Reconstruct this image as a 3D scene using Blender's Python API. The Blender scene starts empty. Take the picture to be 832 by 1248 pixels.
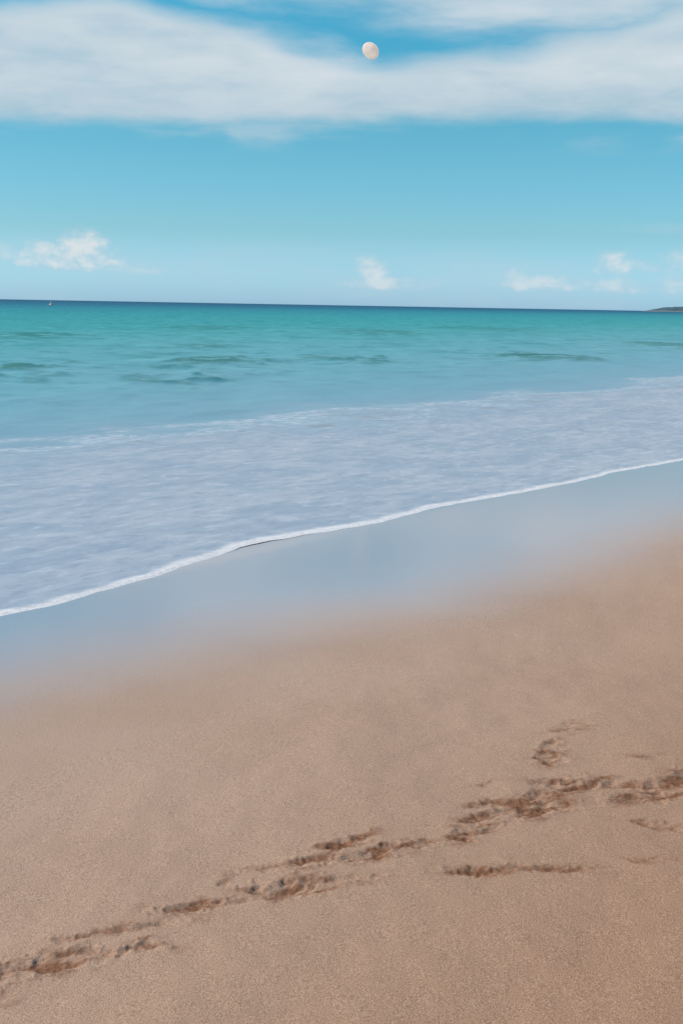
import bpy, math, numpy as np
from mathutils import Vector, Matrix
sc=bpy.context.scene
sc.view_settings.view_transform='Standard'; sc.view_settings.look='None'; sc.view_settings.exposure=0

# ------------------------------------------------------------ noise
rng=np.random.RandomState(7)
PERM=rng.permutation(256); PERM=np.concatenate([PERM,PERM])
GA=rng.rand(256)*2*np.pi
def perlin(x,y,seed=0):
    x=np.asarray(x,float)+seed*17.31; y=np.asarray(y,float)+seed*9.73
    xi=np.floor(x).astype(np.int64); yi=np.floor(y).astype(np.int64)
    xf=x-xi; yf=y-yi
    u=xf*xf*xf*(xf*(xf*6-15)+10); v=yf*yf*yf*(yf*(yf*6-15)+10)
    def g(ix,iy,dx,dy):
        h=PERM[PERM[ix&255]+(iy&255)]; a=GA[h]
        return np.cos(a)*dx+np.sin(a)*dy
    n00=g(xi,yi,xf,yf); n10=g(xi+1,yi,xf-1,yf); n01=g(xi,yi+1,xf,yf-1); n11=g(xi+1,yi+1,xf-1,yf-1)
    return ((n00*(1-u)+n10*u)*(1-v)+(n01*(1-u)+n11*u)*v)*1.5
def fbm(x,y,o=4,seed=0,gain=.5):
    t=0;a=1;f=1
    for i in range(o):
        t=t+a*perlin(x*f,y*f,seed+i*3); a*=gain; f*=2.03
    return t
def sstep(a,b,x):
    t=np.clip((x-a)/(b-a),0,1); return t*t*(3-2*t)

LX,LY=.62,.785      # along-shore direction
NX,NY=-.785,.62     # seaward direction
EL=np.array([-6,3.35,4.54,5.47,6.63,7.45,9.66,12.05,16,22,40])
ES=np.array([4.7,4.85,4.93,5.13,4.97,5.01,4.84,4.75,4.95,4.7,4.9])
def edge(l):
    return np.interp(l,EL,ES)+.07*fbm(l*.9,l*0+.5,3,seed=4)+.018*fbm(l*4.5,l*0+.5,3,seed=6)
WL=np.array([-8,2.74,3.93,4.58,5.77,8.13,14,30])
WS=np.array([4.2,4.0,3.68,3.53,3.28,3.17,3.3,3.5])

def grid_mesh(name,X,Y,Z,attrs,mat,closed=False):
    n,m=X.shape
    co=np.stack([X,Y,Z],-1).reshape(-1,3).astype(np.float32)
    idx=np.arange(n*m).reshape(n,m)
    if closed: idx=np.concatenate([idx,idx[:,:1]],1)
    a=idx[:-1,:-1].ravel();b=idx[:-1,1:].ravel();c=idx[1:,1:].ravel();d=idx[1:,:-1].ravel()
    f=np.stack([a,b,c,d],-1).astype(np.int32)
    me=bpy.data.meshes.new(name)
    me.vertices.add(len(co)); me.vertices.foreach_set('co',co.ravel())
    me.loops.add(f.size); me.loops.foreach_set('vertex_index',f.ravel())
    me.polygons.add(len(f)); me.polygons.foreach_set('loop_start',np.arange(0,f.size,4,dtype=np.int32))
    me.update(calc_edges=True)
    me.polygons.foreach_set('use_smooth',np.ones(len(f),bool))
    for k,v in attrs.items():
        at=me.attributes.new(k,'FLOAT','POINT'); at.data.foreach_set('value',v.ravel().astype(np.float32))
    me.materials.append(mat)
    ob=bpy.data.objects.new(name,me); sc.collection.objects.link(ob)
    return ob

# ------------------------------------------------------------ node helper
class NT:
    def __init__(s,tree): s.t=tree; s.n=tree.nodes; s.l=tree.links
    def new(s,ty,**k):
        n=s.n.new(ty)
        for a,b in k.items(): setattr(n,a,b)
        return n
    def _set(s,inp,v):
        if isinstance(v,bpy.types.NodeSocket): s.l.new(v,inp)
        else: inp.default_value=v
    def m(s,op,a,b=0.0,c=None,clamp=False):
        n=s.new('ShaderNodeMath',operation=op,use_clamp=clamp); s._set(n.inputs[0],a); s._set(n.inputs[1],b)
        if c is not None: s._set(n.inputs[2],c)
        return n.outputs[0]
    def sm(s,x,a,b,c=0.0,d=1.0):
        n=s.new('ShaderNodeMapRange',interpolation_type='SMOOTHSTEP'); 
        s._set(n.inputs[0],x); s._set(n.inputs[1],a); s._set(n.inputs[2],b); s._set(n.inputs[3],c); s._set(n.inputs[4],d)
        return n.outputs[0]
    def mix(s,f,a,b,mode='MIX'):
        n=s.new('ShaderNodeMix',data_type='RGBA',blend_type=mode); s._set(n.inputs[0],f)
        s._set(n.inputs[6],a if isinstance(a,bpy.types.NodeSocket) else (*a,1)); s._set(n.inputs[7],b if isinstance(b,bpy.types.NodeSocket) else (*b,1))
        return n.outputs[2]
    def noise(s,vec,scale,detail=4,rough=.5,dist=0):
        n=s.new('ShaderNodeTexNoise'); s._set(n.inputs['Vector'],vec); n.inputs['Scale'].default_value=scale
        n.inputs['Detail'].default_value=detail; n.inputs['Roughness'].default_value=rough; n.inputs['Distortion'].default_value=dist
        return n.outputs['Fac']
    def comb(s,x,y,z=0.0):
        n=s.new('ShaderNodeCombineXYZ'); s._set(n.inputs[0],x); s._set(n.inputs[1],y); s._set(n.inputs[2],z); return n.outputs[0]
    def ramp(s,f,pts,interp='LINEAR'):
        n=s.new('ShaderNodeValToRGB'); r=n.color_ramp; r.interpolation=interp
        while len(r.elements)<len(pts): r.elements.new(.5)
        for e,(p,c) in zip(r.elements,sorted(pts,key=lambda q:q[0])):
            e.position=p; e.color=(*c,1) if len(c)==3 else c
        s._set(n.inputs[0],f); return n.outputs[0]
    def attr(s,name): return s.new('ShaderNodeAttribute',attribute_name=name).outputs['Fac']
    def mixsh(s,f,a,b):
        n=s.new('ShaderNodeMixShader'); s._set(n.inputs[0],f); s.l.new(a,n.inputs[1]); s.l.new(b,n.inputs[2]); return n.outputs[0]
def newmat(name):
    m=bpy.data.materials.new(name); m.use_nodes=True; t=NT(m.node_tree); t.n.clear()
    out=t.new('ShaderNodeOutputMaterial'); return m,t,out

# ------------------------------------------------------------ sand material
def sand_material():
    m,t,out=newmat('damp_beach_sand')
    P=t.new('ShaderNodeTexCoord').outputs['Object']
    sep=t.new('ShaderNodeSeparateXYZ'); t.l.new(P,sep.inputs[0])
    S=t.m('ADD',t.m('MULTIPLY',sep.outputs[0],NX),t.m('MULTIPLY',sep.outputs[1],NY))
    wet=t.attr('wet'); dis=t.attr('disturb_shade')
    big=t.noise(P,.9,3,.55)
    dry=t.ramp(t.m('DIVIDE',t.m('ADD',S,t.m('MULTIPLY',big,.9)),5.0),
        [(0,(.33,.185,.115)),(.3,(.385,.23,.148)),(.45,(.435,.285,.198)),(.6,(.455,.312,.23)),(.8,(.47,.345,.267)),(1,(.48,.38,.32))])
    dry=t.mix(t.sm(big,.35,.7,0,.32),dry,(.325,.192,.12))
    g=t.noise(P,260,2,.75); g2=t.noise(P,80,3,.6)
    dry=t.mix(t.sm(g,.50,.68,0,.50),dry,(.66,.49,.37))
    dry=t.mix(t.sm(g,.50,.32,0,.58),dry,(.17,.09,.06))
    dry=t.mix(t.sm(g2,.45,.30,0,.22),dry,(.23,.13,.085))
    damp_shade=t.mix(t.sm(g2,.35,.65),(.14,.058,.030),(.26,.130,.074))  # damp kicked-up sand, with footprint shade painted into the same browns
    col=t.mix(t.m('MULTIPLY',dis,.88),dry,damp_shade)
    col=t.mix(wet,col,(.37,.31,.285))
    d=t.new('ShaderNodeBsdfDiffuse'); t.l.new(col,d.inputs[0])
    gl=t.new('ShaderNodeBsdfGlossy'); gl.inputs['Color'].default_value=(.94,.88,.90,1); gl.inputs['Roughness'].default_value=.13
    h=t.m('ADD',t.m('MULTIPLY',g,.0034),t.m('MULTIPLY',g2,.003))
    h=t.m('ADD',h,t.m('MULTIPLY',t.noise(P,14,3,.5),.004))
    b=t.new('ShaderNodeBump'); b.inputs['Distance'].default_value=1.0
    t._set(b.inputs['Strength'],t.sm(wet,0,.7,.75,0.0)); t.l.new(h,b.inputs['Height'])
    t.l.new(b.outputs[0],d.inputs['Normal'])
    f=t.m('MULTIPLY',wet,.66)
    t.l.new(t.mixsh(f,d.outputs[0],gl.outputs[0]),out.inputs[0])
    return m

# ------------------------------------------------------------ beach
def beach():
    D=math.radians
    th=np.concatenate([np.linspace(D(-24),D(24),560),np.linspace(D(24),D(336),74)[1:-1]])
    r=np.concatenate([np.geomspace(.02,1.6,20)[:-1],np.geomspace(1.6,5.2,760)[:-1],np.geomspace(5.2,11500,330)])
    R,T=np.meshgrid(r,th,indexing='ij')
    X=R*np.sin(T); Y=R*np.cos(T)
    S=NX*X+NY*Y; L=LX*X+LY*Y
    Z=np.zeros_like(X)
    Z+=.022*fbm(X*.5,Y*.5,2,seed=2)*sstep(3.4,2.4,S)*sstep(60,20,R)
    Z+=.06*np.clip(.4-S,0,None)/(1+np.clip(.4-S,0,None)/45.)
    Z-=.045*np.clip(S-5.0,0,60)
    Z+=.006*fbm(X*3,Y*3,3,seed=11)*sstep(3.2,2.4,S)*(R<20)
    # prints and scuffs: x,y,half len,half wid,angle,depth
    prints=[(-.80,2.385,.05,.03,40,.016),(-.77,2.49,.06,.025,50,.016),(-.70,2.525,.08,.035,15,.022),(-.56,2.585,.10,.018,5,.024),(-.62,2.66,.07,.012,20,.014),(-.48,2.697,.09,.018,15,.016),
     (-.367,2.80,.08,.022,15,.020),(-.26,2.836,.06,.018,10,.020),(-.20,2.85,.07,.016,10,.016),(-.131,2.914,.080,.038,12,.050),(-.03,2.93,.09,.018,25,.014),(.06,2.97,.08,.012,20,.010),
     (.02,3.19,.085,.024,28,.024),(.045,3.085,.13,.022,18,.030),(.17,3.145,.13,.015,14,.022),(-.30,2.95,.03,.014,60,.014),(-.16,3.02,.13,.012,8,.010),(-.07,3.07,.06,.020,20,.022),
     (.26,3.20,.05,.014,5,.012),(.386,3.235,.04,.022,-10,.024),(.43,3.30,.07,.018,20,.016),(.50,3.41,.10,.028,35,.028),(.63,3.46,.11,.036,25,.034),(.57,3.50,.10,.018,10,.022),(.68,3.56,.09,.022,20,.024),
     (.86,3.67,.12,.034,5,.040),(.97,3.69,.08,.030,-5,.038),(1.01,3.58,.08,.030,10,.028),(1.15,3.70,.10,.04,30,.028),(1.10,3.62,.06,.025,0,.024),(1.30,3.80,.12,.045,25,.024),(1.5,3.95,.12,.04,30,.03),
     (.77,3.89,.055,.034,60,.022),(.79,3.99,.06,.022,60,.015),(.88,4.17,.06,.022,20,.010),(.94,4.24,.05,.018,10,.009),
     (.413,3.055,.070,.022,5,.026),(.52,3.06,.07,.011,0,.008),(.625,3.073,.09,.024,0,.014),(1.01,3.39,.06,.018,-10,.014),(.90,3.15,.06,.012,-5,.009),
     (1.11,3.93,.06,.014,15,.010),(.52,3.64,.035,.014,20,.009),(1.08,3.36,.045,.014,-30,.011),
     (-1.05,2.30,.11,.04,30,.03),(-1.4,2.05,.12,.04,35,.03)]
    sub=(R>1.7)&(R<5.2)&(np.abs(T)<D(24))|((R>1.2)&(R<6)&(T>D(300)))
    xs=X[sub]; ys=Y[sub]
    wx=xs+.026*fbm(xs*8,ys*8,4,seed=21,gain=.57); wy=ys+.028*fbm(xs*8,ys*8,4,seed=33,gain=.57)
    dz=np.zeros_like(xs); dis=np.zeros_like(xs); pit=np.zeros_like(xs)
    for (px,py,a,b,ang,dep) in prints:
        c,s_=math.cos(D(ang)),math.sin(D(ang))
        u=(wx-px)*c+(wy-py)*s_; v=-(wx-px)*s_+(wy-py)*c
        q=np.sqrt((u/a)**2+(v/b)**2)
        g=np.exp(-(q*.95)**2.2)
        dz=np.minimum(dz,-dep*.52*g)+.12*dep*np.exp(-((q-1.5)/.38)**2)
        w=min(1,dep/.022)
        dis=np.maximum(dis,w*sstep(2.7,.8,q)); pit=np.maximum(pit,w*g)
    cl=fbm(xs*22,ys*22,4,seed=41,gain=.52)
    crumbs=np.clip(fbm(xs*50,ys*50,2,seed=91)-.27,0,1)
    dz+=dis*(.0050*cl)+sstep(.15,.6,dis)*.009*crumbs
    Z[sub]+=dz
    c,s_=math.cos(D(20)),math.sin(D(20))
    su=xs*c+ys*s_; sv=-xs*s_+ys*c
    streak=np.clip(.42+1.25*fbm(su*7,sv*26,5,seed=61,gain=.6),0,1)
    dd=np.clip(dis*streak*.72+pit*(.22+.62*streak),0,1)  # scuffed damp sand, plus painted shade in the shallow hollows
    DI=np.zeros_like(X); DI[sub]=dd
    wl=np.interp(L,WL,WS)+.12*fbm(L*.7,S*.7,3,seed=71)
    W=np.clip((S-wl+.65)/1.45,0,1); W=W*W*(3-2*W)
    grid_mesh('beach_sand',X,Y,Z,{'wet':W,'disturb_shade':DI},sand_material(),closed=True)
beach()

# ------------------------------------------------------------ sea
def sea_material():
    m,t,out=newmat('sea_water_surface')
    P=t.new('ShaderNodeTexCoord').outputs['Object']
    sep=t.new('ShaderNodeSeparateXYZ'); t.l.new(P,sep.inputs[0])
    S=t.m('ADD',t.m('MULTIPLY',sep.outputs[0],NX),t.m('MULTIPLY',sep.outputs[1],NY))
    L=t.m('ADD',t.m('MULTIPLY',sep.outputs[0],LX),t.m('MULTIPLY',sep.outputs[1],LY))
    d=t.attr('shore_dist'); pat=t.attr('swell')
    sl=t.comb(t.m('MULTIPLY',L,.55),S,0.0)
    n0=t.noise(P,.12,3)
    lg=t.m('DIVIDE',t.m('LOGARITHM',t.m('ADD',t.m('MAXIMUM',d,0.0),1.0),10.0),4.0)
    lg=t.m('ADD',lg,t.m('MULTIPLY',t.m('SUBTRACT',n0,.5),.05))
    col=t.ramp(lg,[(0,(.28,.32,.37)),(.19,(.21,.34,.41)),(.25,(.145,.34,.40)),(.33,(.095,.345,.38)),(.41,(.050,.325,.335)),
                   (.50,(.026,.285,.305)),(.565,(.016,.215,.275)),(.63,(.008,.125,.215)),(.74,(.005,.065,.155)),(1,(.005,.055,.14))])
    n1=t.noise(P,.28,4,.55); n2=t.noise(P,1.0,5,.62)
    offs=t.sm(d,8,22)
    rip=t.m('MULTIPLY',t.sm(n1,.50,.62),offs)
    col=t.mix(t.m('MULTIPLY',rip,.42),col,(.006,.20,.195))
    rip2=t.m('MULTIPLY',t.sm(n2,.54,.64),t.sm(d,6,16))
    col=t.mix(t.m('MULTIPLY',rip2,.50),col,(.006,.165,.16))
    lt=t.m('MULTIPLY',t.sm(n2,.46,.36),t.sm(d,6,14))
    col=t.mix(t.m('MULTIPLY',lt,.36),col,(.18,.45,.47))
    col=t.mix(t.m('MULTIPLY',pat,t.sm(n2,.40,.52,.2,1)),col,(.003,.13,.09))
    st=t.noise(sl,2.0,5,.6,.5); st2=t.noise(sl,9.0,4,.62,.3)
    wob=t.m('MULTIPLY',t.m('SUBTRACT',t.noise(sl,.6,5,.62),.5),6.0)
    dw=t.m('ADD',d,wob)
    fm=t.sm(dw,7.2,3.6)
    foamc=t.mix(t.sm(st,.35,.65),(.315,.365,.425),(.43,.455,.495))
    foamc=t.mix(t.sm(st2,.52,.66,0,.55),foamc,(.24,.295,.36))
    foamc=t.mix(t.sm(st2,.46,.34,0,.45),foamc,(.60,.61,.63))
    col=t.mix(t.m('MULTIPLY',fm,.9),col,foamc)
    lace=t.m('MULTIPLY',t.sm(t.m('ABSOLUTE',t.m('SUBTRACT',dw,5.6)),.6,0.0),t.sm(st2,.44,.58))
    col=t.mix(t.m('MULTIPLY',lace,.7),col,(.58,.60,.62))
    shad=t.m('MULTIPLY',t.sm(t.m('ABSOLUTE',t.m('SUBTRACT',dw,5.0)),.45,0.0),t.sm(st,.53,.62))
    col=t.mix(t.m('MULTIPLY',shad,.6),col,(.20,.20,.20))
    rimw=t.m('ADD',.02,t.m('MULTIPLY',t.noise(P,2.6,4,.6),.22))
    rim=t.sm(d,rimw,t.m('MULTIPLY',rimw,.3))
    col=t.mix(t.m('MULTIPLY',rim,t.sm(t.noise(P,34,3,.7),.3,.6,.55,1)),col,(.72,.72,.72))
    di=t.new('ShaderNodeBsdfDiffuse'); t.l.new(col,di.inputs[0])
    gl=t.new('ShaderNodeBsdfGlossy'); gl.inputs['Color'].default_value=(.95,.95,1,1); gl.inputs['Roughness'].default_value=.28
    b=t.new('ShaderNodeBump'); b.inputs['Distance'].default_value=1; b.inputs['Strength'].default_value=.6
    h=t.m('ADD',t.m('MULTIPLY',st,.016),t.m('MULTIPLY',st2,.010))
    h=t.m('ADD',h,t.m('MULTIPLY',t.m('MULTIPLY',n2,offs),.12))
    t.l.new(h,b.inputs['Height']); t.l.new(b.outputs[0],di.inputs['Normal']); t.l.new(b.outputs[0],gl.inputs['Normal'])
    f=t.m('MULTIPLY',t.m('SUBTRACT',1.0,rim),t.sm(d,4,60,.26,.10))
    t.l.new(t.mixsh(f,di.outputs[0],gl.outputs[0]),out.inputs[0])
    return m
def sea():
    l=9+6*np.sinh(np.linspace(-8.1,8.1,1100))
    q=np.concatenate([np.linspace(0,.08,12)[:-1],np.linspace(.08,8.85,640)])
    dd=3*np.sinh(q)
    Dm,L=np.meshgrid(dd,l,indexing='ij')
    E=edge(L); S=Dm+E
    X=LX*L+NX*S; Y=LY*L+NY*S
    R=np.hypot(X,Y)
    Z=-.003+.010*(1-np.exp(-Dm/.04))
    rim=np.exp(-((Dm-.06)/.04)**2)
    Z+=rim*.006*np.clip(.4+fbm(L*5,S*5,3,seed=8),0,1.2)
    nearf=sstep(45,15,R)
    Z+=nearf*sstep(.05,.6,Dm)*.006*fbm(L*1.6,S*4,4,seed=12)
    Z+=sstep(3,9,Dm)*sstep(120,40,R)*.055*fbm(X*.45,Y*.45,4,seed=14)
    Z+=sstep(20,60,Dm)*sstep(900,200,R)*.14*fbm(X*.06,Y*.06,4,seed=15)
    # low swells: x,y,half width,half depth,weight
    pts=[(-3.7,31.5,1.1,2.6,1),(-2.7,32.5,.7,1.5,.8),(-7.6,26.5,.9,1.5,1),(-3.5,23.8,1.0,1.2,.8),(-4.4,24.5,.5,.9,.5),(.3,34,.7,2.2,.9),(-.6,34.5,.8,2,.6),
         (6.4,38.5,1.4,3,1),(7.6,38,.7,2.5,.8),(15,55,1.6,5,.8),(-14,52,2.2,5,.7),(-5.5,42,1.2,2.5,.5),(-6.3,23.5,.6,.8,.5),(2,70,3,8,.5),(-9,75,3,8,.5),(11,90,4,12,.5)]
    wx=X+.7*fbm(X*.9,Y*.9,4,seed=18,gain=.6); wy=Y+1.8*fbm(X*.9,Y*.6,4,seed=19,gain=.6)
    sw=np.zeros_like(X)
    for (px,py,a,b,w) in pts:
        q2=np.sqrt(((wx-px)/a)**2+((wy-py)/b)**2)
        sw=np.maximum(sw,w*sstep(1.4,.3,q2))
    Z+=.08*sw
    grid_mesh('sea',X,Y,Z,{'shore_dist':Dm,'swell':sw},sea_material())
sea()

# ------------------------------------------------------------ sun + world
SUN_AZ=math.radians(-95)   # from +Y, negative = left
SUN_EL=math.radians(48)
sd=Vector((math.sin(SUN_AZ)*math.cos(SUN_EL),math.cos(SUN_AZ)*math.cos(SUN_EL),math.sin(SUN_EL)))
sun=bpy.data.lights.new('sun','SUN'); sun.energy=4.0; sun.angle=math.radians(.5); sun.color=(1,.92,.84)
so=bpy.data.objects.new('sun',sun); so.rotation_euler=sd.to_track_quat('Z','Y').to_euler(); sc.collection.objects.link(so)
w=bpy.data.worlds.new('World'); sc.world=w; w.use_nodes=True
t=NT(w.node_tree); t.n.clear()
sky=t.new('ShaderNodeTexSky',sky_type='NISHITA'); sky.sun_disc=False; sky.sun_elevation=SUN_EL; sky.sun_rotation=SUN_AZ
sky.air_density=1.0; sky.dust_density=.6; sky.ozone_density=1.5
gz=t.new('ShaderNodeSeparateXYZ'); t.l.new(t.new('ShaderNodeTexCoord').outputs['Generated'],gz.inputs[0])
tint=t.ramp(gz.outputs[2],[(0,(.200,.345,.58)),(.06,(.150,.262,.325)),(.15,(.108,.268,.285)),(.24,(.07,.305,.32)),(.6,(.175,.25,.275)),(1,(.225,.25,.25))])
vm=t.new('ShaderNodeVectorMath',operation='SCALE'); t.l.new(tint,vm.inputs[0]); vm.inputs['Scale'].default_value=4.0
bg=t.new('ShaderNodeBackground'); t.l.new(t.mix(1.0,sky.outputs[0],vm.outputs[0],'MULTIPLY'),bg.inputs[0]); bg.inputs[1].default_value=.10
o=t.new('ShaderNodeOutputWorld'); t.l.new(bg.outputs[0],o.inputs[0])

# ------------------------------------------------------------ sky shell carrying the clouds
def sky_material():
    m,t,out=newmat('cloud_layer'); m.cycles.emission_sampling='NONE'
    P=t.new('ShaderNodeTexCoord').outputs['Object']
    sep=t.new('ShaderNodeSeparateXYZ'); t.l.new(P,sep.inputs[0]); x,y,z=sep.outputs
    az=t.m('ARCTAN2',x,y)
    hd=t.m('SQRT',t.m('ADD',t.m('MULTIPLY',x,x),t.m('MULTIPLY',y,y)))
    e=t.m('DIVIDE',z,hd)
    ns=t.noise(t.comb(t.m('MULTIPLY',az,6.0),t.m('MULTIPLY',e,22.0),3.0),1.0,5,.52,.3)
    nf=t.noise(t.comb(t.m('MULTIPLY',az,16.0),t.m('MULTIPLY',e,60.0),1.0),1.0,5,.58,.2)
    N=t.m('SUBTRACT',ns,.5); NF=t.m('SUBTRACT',nf,.5)
    def curve(pts):
        f=t.m('ADD',t.m('DIVIDE',az,.8),.5,clamp=True)
        return t.m('MULTIPLY',t.ramp(f,[((a/.8)+.5,(v*2,)*3) for a,v in pts],'EASE'),.5)
    bot=curve([(-.4,.140),(-.29,.141),(-.17,.144),(-.05,.148),(.08,.153),(.2,.154),(.29,.150),(.4,.15)])
    top=curve([(-.4,.230),(-.29,.232),(-.2,.246),(-.1,.229),(-.02,.212),(.03,.200),(.12,.208),(.2,.224),(.29,.246),(.4,.26)])
    up=curve([(-.4,.30),(-.2,.276),(-.1,.251),(-.03,.240),(.05,.233),(.12,.225),(.2,.222),(.29,.229),(.4,.24)])
    eb=t.m('ADD',e,t.m('MULTIPLY',NF,.014))
    en=t.m('ADD',e,t.m('ADD',t.m('MULTIPLY',N,.045),t.m('MULTIPLY',NF,.020)))
    m1=t.m('MULTIPLY',t.sm(t.m('SUBTRACT',eb,bot),-.006,.012),t.sm(t.m('SUBTRACT',en,top),.016,-.016))
    m2=t.sm(t.m('SUBTRACT',en,up),-.016,.022)
    band=t.m('MAXIMUM',m1,t.m('MULTIPLY',m2,.9))
    band=t.m('MULTIPLY',band,t.sm(t.m('ADD',ns,t.m('MULTIPLY',nf,.4)),.40,.72,.80,1.0))
    band=t.m('MULTIPLY',band,t.sm(e,.30,.36,1,0))
    wisp=t.m('MULTIPLY',t.m('MULTIPLY',t.sm(ns,.46,.66),t.sm(e,.122,.14)),t.m('MULTIPLY',t.sm(e,.162,.15),.5))
    cn=t.noise(t.comb(t.m('MULTIPLY',az,50.0),t.m('MULTIPLY',e,72.0),7.0),1.0,6,.6)
    CN=t.m('MULTIPLY',t.m('SUBTRACT',cn,.5),2.3)
    cum=None
    for (a0,e0,ww,hh,al) in [(-.232,.033,.055,.017,.95),(-.222,.043,.026,.019,1),(-.255,.038,.028,.013,.85),(-.292,.038,.045,.015,.5),(-.18,.027,.05,.009,.5),
            (.034,.0185,.050,.010,.7),(.022,.029,.020,.019,.8),(.165,.0205,.052,.012,.7),(.145,.027,.020,.011,.65),(.196,.022,.03,.008,.5),(.226,.036,.025,.013,.8),(.25,.035,.022,.008,.55),
            (.232,.019,.032,.011,.7),(.29,.039,.032,.017,.7),(.285,.020,.038,.012,.6),(-.10,.028,.07,.010,.25),(.09,.022,.06,.009,.28),(.27,.066,.05,.006,.28),(-.55,.04,.08,.02,.8),(.5,.035,.07,.018,.8)]:
        de=t.m('DIVIDE',t.m('SUBTRACT',e,e0),hh)
        de=t.m('MULTIPLY',de,t.sm(de,-.4,.1,1.5,1.0))
        da=t.m('DIVIDE',t.m('SUBTRACT',az,a0),ww)
        f=t.m('SUBTRACT',1.0,t.m('ADD',t.m('MULTIPLY',da,da),t.m('MULTIPLY',de,de)))
        f=t.m('MULTIPLY',t.sm(t.m('ADD',f,CN),-.25,1.35),al)
        cum=f if cum is None else t.m('MAXIMUM',cum,f)
    hz=t.m('MULTIPLY',t.m('MULTIPLY',t.sm(ns,.42,.62),t.sm(e,.065,.03)),.28)
    mask=t.m('MAXIMUM',t.m('MAXIMUM',band,wisp),t.m('MAXIMUM',t.m('MULTIPLY',cum,.86),hz))
    cc=t.ramp(t.m('ADD',t.m('MULTIPLY',ns,.7),t.m('MULTIPLY',nf,.3)),[(.3,(.44,.58,.68)),(.5,(.55,.66,.73)),(.68,(.68,.74,.79))])
    cc=t.mix(t.sm(t.m('SUBTRACT',e,bot),.035,.0,0,.5),cc,(.42,.57,.67))  # shaded underside of the band painted into the cloud colour
    cun=t.m('ADD',t.m('MULTIPLY',cum,.6),t.m('MULTIPLY',cn,.4))
    cucol=t.mix(t.sm(cun,.3,.78),(.48,.62,.72),(.77,.78,.79))
    cc=t.mix(t.sm(e,.09,.08),cc,cucol)
    em=t.new('ShaderNodeEmission'); t.l.new(cc,em.inputs[0]);  # emission stands in for sunlight scattered by the clouds
    tr=t.new('ShaderNodeBsdfTransparent')
    t.l.new(t.mixsh(mask,tr.outputs[0],em.outputs[0]),out.inputs[0])
    return m
el=np.radians(np.linspace(.05,20.5,30)); az=np.linspace(-1.25,1.25,90)
E_,A_=np.meshgrid(el,az,indexing='ij'); RR=13000
grid_mesh('sky',RR*np.cos(E_)*np.sin(A_),RR*np.cos(E_)*np.cos(A_),RR*np.sin(E_),{},sky_material())

# ------------------------------------------------------------ moon
def moon():
    m,t,out=newmat('moon_surface'); m.cycles.emission_sampling='NONE'
    P=t.new('ShaderNodeTexCoord').outputs['Object']
    n=t.noise(P,.014,5,.6)
    col=t.mix(t.sm(n,.4,.62),(.82,.70,.62),(.64,.54,.51))
    em=t.new('ShaderNodeEmission'); t.l.new(col,em.inputs[0]); em.inputs[1].default_value=.76  # added glow stands in for full sunlight; the sun lamp lights one side
    di=t.new('ShaderNodeBsdfDiffuse'); di.inputs[0].default_value=(.24,.20,.18,1)
    ad=t.new('ShaderNodeAddShader'); t.l.new(em.outputs[0],ad.inputs[0]); t.l.new(di.outputs[0],ad.inputs[1])
    t.l.new(ad.outputs[0],out.inputs[0])
    import bmesh
    R0=80
    bm=bmesh.new(); bmesh.ops.create_icosphere(bm,subdivisions=6,radius=R0)
    cr=[(Vector(rng.randn(3)).normalized(),rng.uniform(.06,.2)) for _ in range(40)]
    for v in bm.verts:
        n_=v.co.normalized(); k=0
        for c,rr in cr:
            q=(n_-c).length/rr
            if q<1.3: k+= -2.5*rr*max(0,1-q*q)+ 1.2*rr*math.exp(-((q-1)/.15)**2)
        v.co=n_*(R0+k)
    for f in bm.faces: f.smooth=True
    me=bpy.data.meshes.new('moon'); bm.to_mesh(me); me.materials.append(m)
    ob=bpy.data.objects.new('moon',me); sc.collection.objects.link(ob)
    d=Vector((.0182,1.0566,.2205)).normalized()*11000
    ob.location=(d.x,d.y,d.z+1.6); ob.scale=(1,1,.82); ob.rotation_euler=(0,math.radians(38),0)
moon()

# ------------------------------------------------------------ headland
def headland():
    m,t,out=newmat('haze_tinted_wooded_rock')
    P=t.new('ShaderNodeTexCoord').outputs['Object']
    n=t.noise(P,.03,4,.6)
    col=t.mix(t.sm(n,.4,.6),(.05,.10,.125),(.09,.15,.17))  # aerial haze painted in: woodland colours shifted to a bluish dark
    sp=t.new('ShaderNodeSeparateXYZ'); t.l.new(P,sp.inputs[0])
    col=t.mix(t.sm(sp.outputs[2],3.5,1.5),col,(.18,.20,.21))
    d=t.new('ShaderNodeBsdfDiffuse'); t.l.new(col,d.inputs[0]); t.l.new(d.outputs[0],out.inputs[0])
    xs=np.linspace(770,3600,420); vs=np.linspace(-1,1,50)
    V,X=np.meshgrid(vs,xs,indexing='ij')
    env=sstep(770,860,X)*(9+3*fbm(X*.004,X*0,3,seed=3)+10*sstep(1000,2600,X))+1.5*sstep(770,800,X)
    prof=np.clip(1-np.abs(V)**3,0,1)
    Z=env*prof+1.8*fbm(X*.06,V*12,4,seed=5)*sstep(780,830,X)*prof-1.0
    Y=3000+V*(120+.1*(X-770))+60*fbm(X*.003,X*0+3,2,seed=9)
    grid_mesh('headland',X,Y,Z,{},m)
headland()

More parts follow.
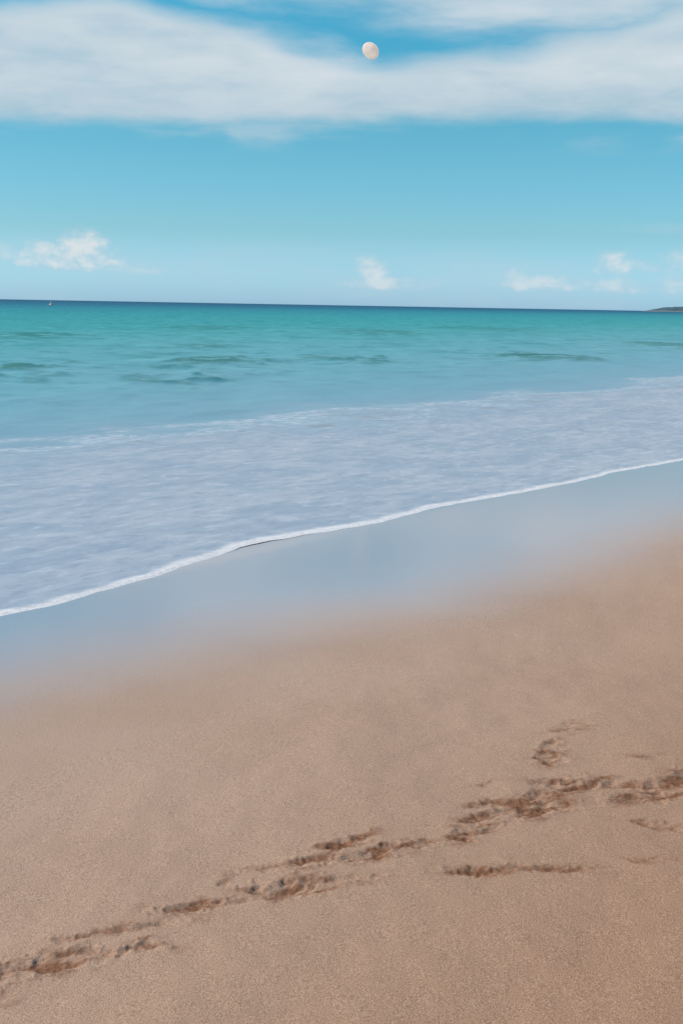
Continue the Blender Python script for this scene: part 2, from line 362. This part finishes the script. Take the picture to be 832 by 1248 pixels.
# ------------------------------------------------------------ buoy
def buoy():
    import bmesh
    def simple(name,c,r=.5):
        m,t,out=newmat(name); P=t.new('ShaderNodeTexCoord').outputs['Object']
        b=t.new('ShaderNodeBsdfPrincipled'); b.inputs['Roughness'].default_value=r
        t.l.new(t.mix(t.sm(t.noise(P,4,3),.4,.7,0,.3),c,tuple(q*.7 for q in c)),b.inputs['Base Color']); t.l.new(b.outputs[0],out.inputs[0]); return m
    wh=simple('buoy_white_paint',(.5,.45,.38)); og=simple('buoy_orange_band',(.6,.3,.15))
    root=bpy.data.objects.new('buoy',None); sc.collection.objects.link(root); root.location=(-93,366,0)
    def lathe(name,prof,mat):
        bm=bmesh.new(); N=24; rings=[[bm.verts.new((r*math.cos(2*math.pi*i/N),r*math.sin(2*math.pi*i/N),z)) for i in range(N)] for r,z in prof]
        for a,b in zip(rings[:-1],rings[1:]):
            for i in range(N): bm.faces.new((a[i],a[(i+1)%N],b[(i+1)%N],b[i])).smooth=True
        bm.faces.new(rings[-1]); bm.faces.new(rings[0][::-1])
        me=bpy.data.meshes.new(name); bm.to_mesh(me); me.materials.append(mat)
        ob=bpy.data.objects.new(name,me); sc.collection.objects.link(ob); ob.parent=root
    lathe('float',[(.3,-.4),(.6,-.2),(.65,.1),(.6,.3),(.33,.42)],wh)
    lathe('band',[(.655,.02),(.675,.05),(.675,.14),(.655,.17)],og)
    lathe('mast',[(.33,.42),(.2,.6),(.1,.8),(.08,.9)],wh)
    lathe('topmark',[(.04,.86),(.18,.92),(.2,1.0),(.16,1.1),(.05,1.18)],wh)
buoy()

# ------------------------------------------------------------ camera
cam=bpy.data.cameras.new('camera'); co=bpy.data.objects.new('camera',cam); sc.collection.objects.link(co); sc.camera=co
cam.sensor_fit='VERTICAL'; cam.sensor_height=36; cam.lens=40; cam.clip_end=60000; cam.clip_start=.05
p=math.radians(10.3); r=math.radians(1.03)
M=Matrix.Rotation(math.pi/2-p,4,'X')@Matrix.Rotation(r,4,'Z')
M.translation=(0,0,1.6); co.matrix_world=M
